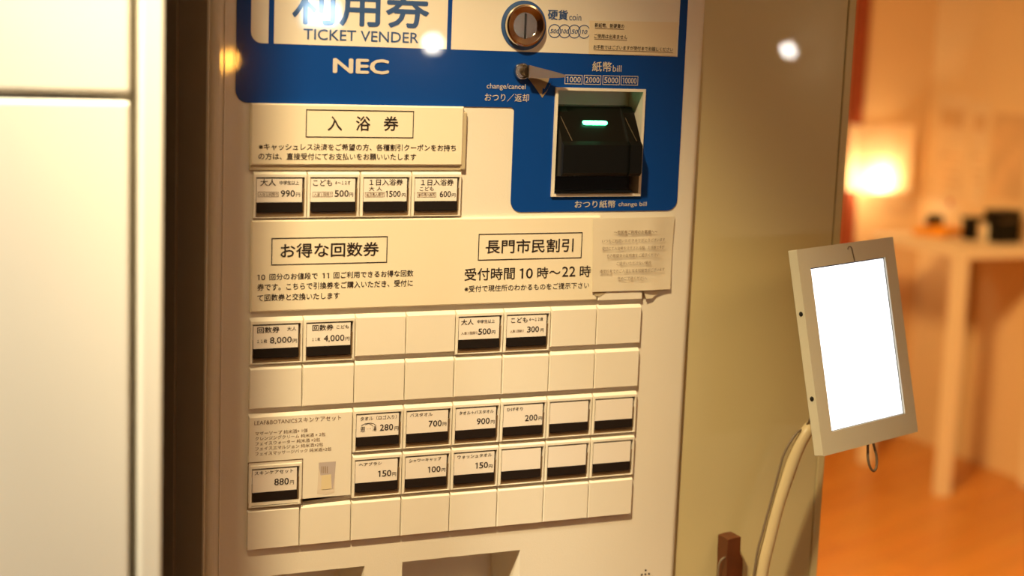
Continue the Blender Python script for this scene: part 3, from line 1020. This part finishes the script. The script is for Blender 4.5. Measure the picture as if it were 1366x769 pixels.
# a gently warped sheet with thickness
NX, NZ = 14, 12
A, B, C_, D_ = [Vector((*q, 0)) for q in nq]
vs = []
for lay in (0.0, 0.0004):
    for j in range(NZ + 1):
        for i in range(NX + 1):
            s_, t_ = i / NX, j / NZ
            p = (A.lerp(B, s_)).lerp(D_.lerp(C_, s_), t_)
            w = 0.0006 * math.sin(s_ * 5 + t_ * 3) + 0.0010 * max(0, t_ - 0.75) * 4 * (0.4 + 0.6 * abs(s_ - 0.45))
            vs.append((p.x, NY - abs(w) + lay, p.y))
fs = []
N1 = (NX + 1) * (NZ + 1)
for j in range(NZ):
    for i in range(NX):
        a = j * (NX + 1) + i
        fs.append([a, a + 1, a + NX + 2, a + NX + 1])
        fs.append([a + N1, a + N1 + NX + 1, a + N1 + NX + 2, a + N1 + 1])
edge = [i for i in range(NX + 1)] + [j * (NX + 1) + NX for j in range(1, NZ + 1)] + [NZ * (NX + 1) + i for i in reversed(range(NX))] + [j * (NX + 1) for j in reversed(range(1, NZ))]
for a, b in zip(edge, edge[1:] + edge[:1]):
    fs.append([a, b, b + N1, a + N1])
nt.add(vs, fs)
# loose clear film hanging below
film = [(791.5, 388.5), (812, 388.0), (800, 395.8), (794, 395.2)]
nt.prism([uv(x, y, NY + 0.0008) for x, y in film], NY + 0.0008, NY + 0.0011, M_SIGN_EDGE)
film2 = [(858, 387.5), (892, 386.5), (880, 391.5), (870, 398.5), (862, 399)]
nt.prism([uv(x, y, NY + 0.0016) for x, y in film2], NY + 0.0016, NY + 0.0019, M_PAPER)
NL = NY - 0.0022
for s, xl, yt, yb, xr, bo in (('～市民券ご利用のお客様へ～', 819.2, 307.8, 312.8, 877.4, 0.014), ('いつもご利用いただきありがとうございます', 803.4, 319.6, 324.0, 889.0, 0.0),
                              ('受付にて入浴券を注文される際、お手数ですが', 803.3, 329.6, 334.2, 888.0, 0.0), ('その都度身分証明書をご提示ください', 809.4, 339.4, 344.0, 880.4, 0.0),
                              ('ご提示いただけない場合', 822.6, 349.6, 354.0, 868.8, 0.0), ('通常料金でのご入浴となる可能性がございます', 800, 360.0, 364.8, 888.4, 0.0),
                              ('予めご了承ください。', 823.8, 369.8, 374.4, 863.4, 0.0)):
    letter(nt, s, xl, yt, yb, xr, M_INK_SOFT, bold=bo, Y=NL)
for k, p in enumerate(nt.v):
    t_ = min(1.0, max(0.0, (p[0] - 0.4025) / 0.028))
    nt.v[k] = (p[0], p[1] + 0.0036 * t_ * t_ * (3 - 2 * t_), p[2])
c0 = on_y(846, 340, 0)
tag(nt.build('paper_notice', None, c0, loc=c0, smooth=30), 'curling laminated notice of small brown print taped over the right end of the middle sign', 'notice')

# ================================================================== left cabinet
CY = -0.30
CR = -0.1435
CS = -0.1605       # right edge of the doors
SEAM_Z = 1.3420
cab = thing('storage_cabinet', 'white steel cabinet standing left of the ticket machine, its seam at eye level', 'cabinet', (-0.5, 0.07, 0))
coff = Vector((-0.5, 0.07, 0))
mb = MB(M_CABINET)
mb.box((CS + 0.0005, CY, 0.0), (CR, 0.44, 2.05), bevel=0.0025)
mb.box((-0.86, CY, 0.0), (-0.84, 0.44, 2.05), bevel=0.002)
mb.box((-0.84, CY + 0.025, 0.02), (CS + 0.001, 0.44, 2.05))
mb.box((-0.84, CY + 0.005, 2.02), (CS, 0.44, 2.05))
mb.build('carcass', cab, coff)
for nm, z0, z1, dy in (('lower_door', 0.03, SEAM_Z, 0.0), ('upper_door', SEAM_Z + 0.0040, 2.015, 0.0)):
    mb = MB(M_CABINET)
    mb.box((-0.835, CY + 0.002 + dy, z0), (CS - 0.0055, CY + 0.022, z1), bevel=0.0032, seg=3)
    d = mb.build('door', cab, coff)
    mb = MB(M_CHROME_DARK)
    hx = -0.79
    zz = (z0 + z1) / 2
    mb.tube([(hx, CY + 0.004, zz - 0.06), (hx, CY - 0.02, zz - 0.05), (hx, CY - 0.02, zz + 0.05), (hx, CY + 0.004, zz + 0.06)], 0.005, 10)
    mb.build('handle', d, coff, smooth=50)

# ================================================================== tablet on its bent stand
TK = 0.95
TO = CAM + (Vector((0.57707253, -0.02982137, 1.17026658)) - CAM) * TK
TA = Vector((0.95993147, 0.2783305, 0.03261447))
TB = Vector((0.09200074, -0.20307069, -0.97483237))
TN = Vector((0.26470254, -0.93877283, 0.22054056))


def tf(s, t_, n_):
    return TO + (TA * s + TB * t_ + TN * n_) * TK


toff = Vector((0.56, -0.06, 0.0))
tab = thing('tablet_stand', 'white framed tablet with a glowing blank screen on a bent tube stand', 'tablet', toff)
F = (-0.018, -0.0205, 0.1405, 0.191)
SC = (0.0, 0.0, 0.1225, 0.1685)
TH = 0.0115
mb = MB(M_TABLET)
fro = rrect(F[0], F[1], F[2], F[3], 0.0012, 3)
mb.prism([fro, rect(*SC)], 0.0, -TH, frame=lambda a, b, n_: tf(a, b, n_))
mb.prism(fro, -TH + 0.0005, -TH, frame=lambda a, b, n_: tf(a, b, n_))
case = mb.build('tablet_case', tab, toff)
mb = MB(M_SCREEN)
mb.prism(rect(SC[0] + 0.0008, SC[1] + 0.0012, SC[2] - 0.0015, SC[3] - 0.0008), -0.0020, -0.005, frame=lambda a, b, n_: tf(a, b, n_))
mb.prism([rect(SC[0], SC[1], SC[2], SC[3]), rect(SC[0] + 0.0008, SC[1] + 0.0012, SC[2] - 0.0015, SC[3] - 0.0008)], -0.0022, -0.005, M_SCREEN_EDGE,
         frame=lambda a, b, n_: tf(a, b, n_))
mb.build('screen', tab, toff)
for nm, (a, b) in (('screw', (F[0] - 0.0003, 0.045)), ('screw', (F[0] - 0.0003, 0.132))):
    mb = MB(M_DEEP)
    mb.lathe([(0.0024, 0.0), (0.0021, 0.0006), (0.0, 0.0008)], tf(a + 0.0003, b, -TH * 0.45), axis=-TA, seg=16)
    mb.build(nm, case, toff)
# small hook-shaped mark at the top of the frame (camera hole and scratch)
mb = MB(M_CABLE)
mb.tube([tf(0.0655 + 0.0035 * math.cos(t), -0.0125 - 0.004 * math.sin(t), 0.0004) for t in [PI * 0.9 - k * PI * 0.9 / 7 for k in range(8)]]
        + [tf(0.0700, -0.006, 0.0004), tf(0.0708, -0.0005, 0.0004)], 0.0006, 6)
mb.build('camera_mark', case, toff)
# tether loop below
mb = MB(M_CABLE)
cl = []
for k in range(21):
    t_ = -0.35 * PI + k / 20 * 1.7 * PI - PI / 2 + PI * 0.0
pc = tf(0.066, 0.207, -0.006)
lp = []
for k in range(25):
    a = PI / 2 + 0.22 + k / 24 * (2 * PI - 0.44)
    lp.append(pc + TA * (0.0068 * math.cos(a)) - TB * (0.0130 * math.sin(a) + (0.004 if math.sin(a) > 0.6 else 0)))
lp = [tf(0.0635, 0.188, -0.006)] + lp + [tf(0.0690, 0.188, -0.006)]
mb.tube(lp, 0.0013, 8)
mb.build('tether_loop', case, toff, smooth=50, label=None) if False else mb.build('tether_loop', case, toff, smooth=50)
# bent tube: from the back of the case down to the floor
Yp = -0.035
tp = [tf(0.05, 0.075, -TH), tf(0.045, 0.095, -TH - 0.015)]
for x, y in ((1092, 552), (1075, 578), (1063, 602), (1051, 635), (1038, 674), (1026.5, 719), (1017, 760)):
    tp.append(on_y(x, y, Yp))
e = tp[-1]
tp += [Vector((e.x - 0.004, Yp, e.z - 0.05)), Vector((e.x - 0.006, Yp, e.z - 0.15)), Vector((e.x - 0.006, Yp, 0.3)), Vector((e.x - 0.006, Yp, 0.02))]


def smooth_path(p, n_=6):
    out = []
    for i in range(len(p) - 1):
        p0, p1_, p2_, p3 = p[max(i - 1, 0)], p[i], p[i + 1], p[min(i + 2, len(p) - 1)]
        for k in range(n_):
            t_ = k / n_
            out.append(0.5 * ((2 * p1_) + (-p0 + p2_) * t_ + (2 * p0 - 5 * p1_ + 4 * p2_ - p3) * t_ ** 2 + (-p0 + 3 * p1_ - 3 * p2_ + p3) * t_ ** 3))
    out.append(p[-1])
    return out


mb = MB(M_TUBE)
mb.tube(smooth_path(tp), 0.0067, 20)
mb.build('bent_tube', tab, toff, smooth=60)
mb = MB(M_CABLE)
cp = [tf(0.03, 0.10, -TH)]
for x, y in ((1079, 563), (1064, 577), (1053, 592), (1045, 608), (1041, 622), (1031, 660), (1018, 708), (1008, 752)):
    cp.append(on_y(x, y, Yp - 0.002))
cp.append(Vector((cp[-1].x - 0.004, Yp, cp[-1].z - 0.10)))
cp.append(Vector((e.x - 0.012, Yp, 0.4)))
cp.append(Vector((e.x - 0.013, Yp, 0.02)))
mb.tube(smooth_path(cp), 0.0013, 8)
mb.build('power_cable', tab, toff, smooth=60)
mb = MB(M_TUBE)
mb.lathe([(0.044, 0), (0.044, 0.010), (0.040, 0.014), (0.02, 0.018), (0.012, 0.03)], (e.x - 0.006, Yp, 0.0), axis=(0, 0, 1))
mb.build('stand_base', tab, toff, smooth=40)

# ================================================================== wooden handle with a cord
WY_ = WALL_Y - 0.013
w0, w1 = on_y(966.5, 717.5, WY_), on_y(983.5, 716, WY_)
wc = (w0.x + w1.x) / 2
hw = (w1.x - w0.x) / 2
zt_ = w0.z
mb = MB(M_BROWN)
hz = on_y(977, 742, WY_).z
sil = [(wc - hw, zt_ - 0.0005), (wc + hw * 0.15, zt_ + 0.001), (wc + hw, zt_ + 0.0012), (wc + hw * 1.05, hz + 0.004), (wc + hw * 1.5, hz - 0.002), (wc + hw * 1.6, hz - 0.010),
       (wc + hw * 1.6, hz - 0.14), (wc - hw * 0.9, hz - 0.14), (wc - hw * 0.9, hz - 0.01), (wc - hw, hz + 0.004)]
mb.prism(sil, WY_ - 0.007, WALL_Y - 0.0005)
hoff = Vector((wc, WALL_Y, hz))
hd = mb.build('hanging_handle', None, hoff, loc=hoff)
tag(hd, 'dark brown wooden handle with a cord loop, hanging beside the tablet tube', 'handle')
mb = MB(M_CABLE)
pth = [on_y(x, y, WY_ - 0.003) for x, y in ((968, 744), (962.5, 747), (959, 755), (958, 770), (958, 800), (963, 812), (968, 808))]
mb.tube(smooth_path(pth), 0.0011, 8)
mb.build('cord', hd, hoff, smooth=60)

# ================================================================== back room: table and what is on it
TZ = 0.781
tc0 = on_z(1281, 335, TZ)
X0, X1 = tc0.x, SIDE_X - 0.012
Y0, Y1 = tc0.y, on_z(1165, 312, TZ).y + 0.03
ctr = Vector(((X0 + X1) / 2, (Y0 + Y1) / 2, 0))
tbl = thing('side_table', 'narrow white table with square legs against the back room wall', 'table', ctr)
mb = MB(M_WHITE)
mb.box((X0, Y0, TZ - 0.028), (X1, Y1, TZ), bevel=0.003)
mb.build('tabletop', tbl, ctr)
for lx, ly in ((X0 + 0.002, Y0 + 0.002), (X0 + 0.002, Y1 - 0.042), (X1 - 0.042, Y0 + 0.002), (X1 - 0.042, Y1 - 0.042)):
    mb = MB(M_WHITE)
    mb.box((lx, ly, 0), (lx + 0.040, ly + 0.040, TZ - 0.028), bevel=0.002)
    mb.build('leg', tbl, ctr)

def at_table(x, y):
    return on_z(x, y, TZ)


# shallow orange tray
p = at_table(1252, 313)
p = Vector((max(X0 + 0.09, p.x), p.y, TZ))
mb = MB(M_ORANGE)
L, Wd, h, t_ = 0.085, 0.055, 0.022, 0.004
mb.box((-L, -Wd, 0), (L, Wd, t_), bevel=0.001)
for lo, hi in (((-L, -Wd, 0), (L, -Wd + t_, h)), ((-L, Wd - t_, 0), (L, Wd, h)), ((-L, -Wd, 0), (-L + t_, Wd, h)), ((L - t_, -Wd, 0), (L, Wd, h))):
    mb.box(lo, hi, bevel=0.001)
o = mb.build('shallow_tray', None, loc=p)
o.rotation_euler = (0, 0, 0.5)
tag(o, 'shallow orange tray at the far end of the white table', 'tray')
# dark pouch on the tray's edge
p = at_table(1270, 303)
mb = MB(M_BLACK)
mb.box((-0.03, -0.018, 0), (0.03, 0.018, 0.045), bevel=0.012, seg=3)
o = mb.build('dark_pouch', None, loc=Vector((min(p.x + 0.02, SIDE_X - 0.07), p.y, TZ)), smooth=40)
tag(o, 'small dark rounded pouch behind the orange tray on the table', 'pouch')
# black upright box, narrower black box and the cream jar between them
p = at_table(1338, 324)
bxr = Vector((p.x, p.y, TZ))
mb = MB(M_BLACK)
mb.box((-0.048, -0.035, 0), (0.048, 0.035, 0.105), bevel=0.004)
mb.box((-0.040, -0.037, 0.07), (0.040, -0.034, 0.074), M_CHROME_DARK)
o = mb.build('black_box', None, loc=bxr + Vector((0.008, 0.02, 0)))
tag(o, 'tall black box at the near right end of the white table', 'box')
p = at_table(1301, 321)
mb = MB(M_BLACK)
mb.box((-0.018, -0.02, 0), (0.018, 0.02, 0.066), bevel=0.003)
mb.box((-0.024, -0.02, 0.060), (0.05, 0.02, 0.074), bevel=0.003)
o = mb.build('black_holder', None, loc=Vector((p.x, p.y + 0.03, TZ)))
tag(o, 'short black angled holder left of the tall black box', 'holder')
p = at_table(1315, 322)
mb = MB(M_CREAM)
mb.lathe([(0.014, 0), (0.0155, 0.004), (0.0155, 0.045), (0.012, 0.052), (0.011, 0.058), (0.0, 0.058)], (0, 0, 0), axis=(0, 0, 1), seg=24)
o = mb.build('cream_jar', None, loc=Vector((p.x + 0.004, p.y, TZ)), smooth=40)
tag(o, 'small cream jar between the two black objects on the table', 'jar')

# papers pinned on the wall behind the table
for (ya, yb, xa, xb, m_, lab, red) in ((125, 285, 1253, 1296, M_POSTER, 'tall pale poster on the back room wall, nearest its corner', True),
                                       (135, 278, 1299, 1322, M_POSTER, 'narrow pale poster beside the tall one above the table', False),
                                       (150, 268, 1327, 1374, M_POSTER_B, 'tan printed poster above the tall black box', False)):
    a, b = on_x(xa, ya, SIDE_X), on_x(xb, ya, SIDE_X)
    c_ = on_x((xa + xb) / 2, yb, SIDE_X)
    ya_, yb_ = min(a.y, BACK_Y - 0.03), b.y
    mb = MB(m_)
    cen = Vector((SIDE_X, (ya_ + yb_) / 2, (a.z + c_.z) / 2))
    hh, ww = (a.z - c_.z) / 2, abs(ya_ - yb_) / 2
    mb.box((-0.002, -ww, -hh), (-0.0003, ww, hh))
    mb.box((-0.0026, -ww * 0.7, hh * 0.45), (-0.0019, ww * 0.7, hh * 0.75), M_POSTER_B)
    for k in range(4):
        mb.box((-0.0026, -ww * 0.7, -hh * (0.05 + k * 0.16)), (-0.0019, ww * (0.6 - 0.2 * (k % 2)), -hh * (0.0 + k * 0.16)), M_POSTER_B)
    if red:
        mb.lathe([(0.012, 0.0), (0.012, 0.0007)], (-0.0021, -ww * 0.25, -hh * 0.83), axis=(-1, 0, 0), seg=20, m=M_RED)
    o = mb.build('wall_poster', None, loc=cen)
    tag(o, lab, 'poster')

# ribbed paper lamp added on the wall to stand in for a lamp's reflection
la, lb_ = on_y(1138, 166, BACK_Y - 0.07), on_y(1212, 166, BACK_Y - 0.07)
lz0 = on_y(1172, 254, BACK_Y - 0.07).z
lw = lb_.x - la.x
lcx = (la.x + lb_.x) / 2
lz1 = la.z
loff = Vector((lcx, BACK_Y, (lz0 + lz1) / 2))
wl = thing('stand_in_lamp', 'glowing ribbed paper lamp standing in for a lamp reflection beside the red post', 'lamp', loff)
mb = MB(M_SHADE)
ribs = 40
ring0, ring1 = [], []
N = ribs * 2
for k in range(N):
    t_ = k / N * 2 * PI
    rr = 1.0 + (0.02 if k % 2 else -0.02)
    ring0.append((lcx + lw / 2 * 0.93 * rr * math.copysign(abs(math.cos(t_)) ** 0.6, math.cos(t_)), BACK_Y - 0.075 + 0.065 * rr * math.copysign(abs(math.sin(t_)) ** 0.6, math.sin(t_)), lz0))
    ring1.append((lcx + lw / 2 * rr * math.copysign(abs(math.cos(t_)) ** 0.6, math.cos(t_)), BACK_Y - 0.075 + 0.065 * rr * math.copysign(abs(math.sin(t_)) ** 0.6, math.sin(t_)), lz1))
mb.add(ring0 + ring1, [[k, (k + 1) % N, (k + 1) % N + N, k + N] for k in range(N)])
mb.build('lamp_shade', wl, loff)
mb = MB(M_BULB)
mb.lathe([(0.0, -0.034), (0.022, -0.027), (0.034, -0.009), (0.034, 0.009), (0.022, 0.027), (0.0, 0.034)], (lcx - 0.032, BACK_Y - 0.103, lz0 + 0.040), axis=(0, 0, 1), seg=24)
mb.build('bulb', wl, loff, smooth=60)
mb = MB(M_REDWOOD)
mb.box((lcx - 0.03, BACK_Y - 0.012, lz1 - 0.06), (lcx + 0.03, BACK_Y - 0.0005, lz1 - 0.01), bevel=0.002)
mb.build('added_bracket', wl, loff)

# ================================================================== lamps and monitor behind the viewer, seen as reflections in the glossy sheets


def mirrored(x, y, plane, Yt):
    d = ray(x, y)
    h_ = CAM + d * ((plane - CAM.y) / d.y)
    r = Vector((d.x, -d.y, d.z))
    return h_ + r * ((Yt - h_.y) / r.y)


FRONT_Y = -4.6
for x, y, pl, rad, m_, wall, lab in (
        (577, 58, WY, 0.030, M_GLOBE, 'y', 'bright globe lamp whose reflection shows on the white header field'),
        (303, 80, Y_PANEL, 0.034, M_GLOBE_ORANGE, 'y', 'orange globe lamp whose reflection shows on the left edge of the blue header'),
        (1052, 67, WALL_Y, 0.026, M_GLOBE, 'x', 'bright globe lamp whose reflection shows on the bare partition wall')):
    p = mirrored(x, y, pl, FRONT_Y + 0.12)
    ax = Vector((0, 1, 0))
    if wall == 'x':
        q = mirrored(x, y, pl, -2.0)
        d_ = (p - q)
        p = q + d_ * ((SIDE_X - 0.12 - q.x) / d_.x)
        ax = Vector((-1, 0, 0))
    base = p - ax * 0.1195
    g = thing('globe_lamp', lab, 'lamp', base)
    mb = MB(m_)
    mb.lathe([(rad * math.sin(k * PI / 14), -rad * math.cos(k * PI / 14)) for k in range(15)], p, axis=(0, 0, 1), seg=24)
    mb.build('globe', g, base, smooth=60)
    mb = MB(M_CHROME_DARK)
    mb.tube([base, p - ax * (rad - 0.003)], 0.008, 12)
    mb.lathe([(0.035, 0.0), (0.035, 0.01), (0.02, 0.016)], base, axis=ax, seg=24)
    mb.build('wall_mount', g, base, smooth=40)

a = mirrored(405, 2, WY, FRONT_Y + 0.03)
b = mirrored(452, 34, WY, FRONT_Y + 0.03)
ux0, ux1 = min(a.x, b.x), max(a.x, b.x)
uz0, uz1 = min(a.z, b.z), max(a.z, b.z)
mo = Vector(((ux0 + ux1) / 2, FRONT_Y, (uz0 + uz1) / 2))
mon = thing('wall_monitor', 'blue-white lit monitor reflected on the ticket machine header', 'monitor', mo)
mb = MB(M_BLACK)
mb.prism([rect(ux0 - 0.015, uz0 - 0.015, ux1 + 0.015, uz1 + 0.015), rect(ux0, uz0, ux1, uz1)], FRONT_Y + 0.032, FRONT_Y + 0.0005)
mb.build('monitor_case', mon, mo)
mb = MB(M_MONITOR)
mb.prism(rect(ux0, uz0, ux1, uz1), FRONT_Y + 0.030, FRONT_Y + 0.026)
mb.build('screen', mon, mo)

# ceiling downlight housings at the two spots
for x, y, lab in ((-0.39, -0.75, 'recessed ceiling downlight in front of the ticket machine'), (-0.47, -0.54, 'recessed ceiling downlight close above the white cabinet')):
    dl = thing('ceiling_light', lab, 'ceiling light', (x, y, ZC))
    mb = MB(M_CABINET)
    mb.lathe([(0.085, -0.0005), (0.085, -0.008), (0.072, -0.010), (0.070, -0.0005)], (x, y, ZC), axis=(0, 0, 1), seg=32)
    mb.build('trim_ring', dl, (x, y, ZC), smooth=40)
    mb = MB(M_DOWN)
    mb.lathe([(0.068, -0.002), (0.068, -0.0035)], (x, y, ZC), axis=(0, 0, 1), seg=32)
    mb.build('lens', dl, (x, y, ZC))
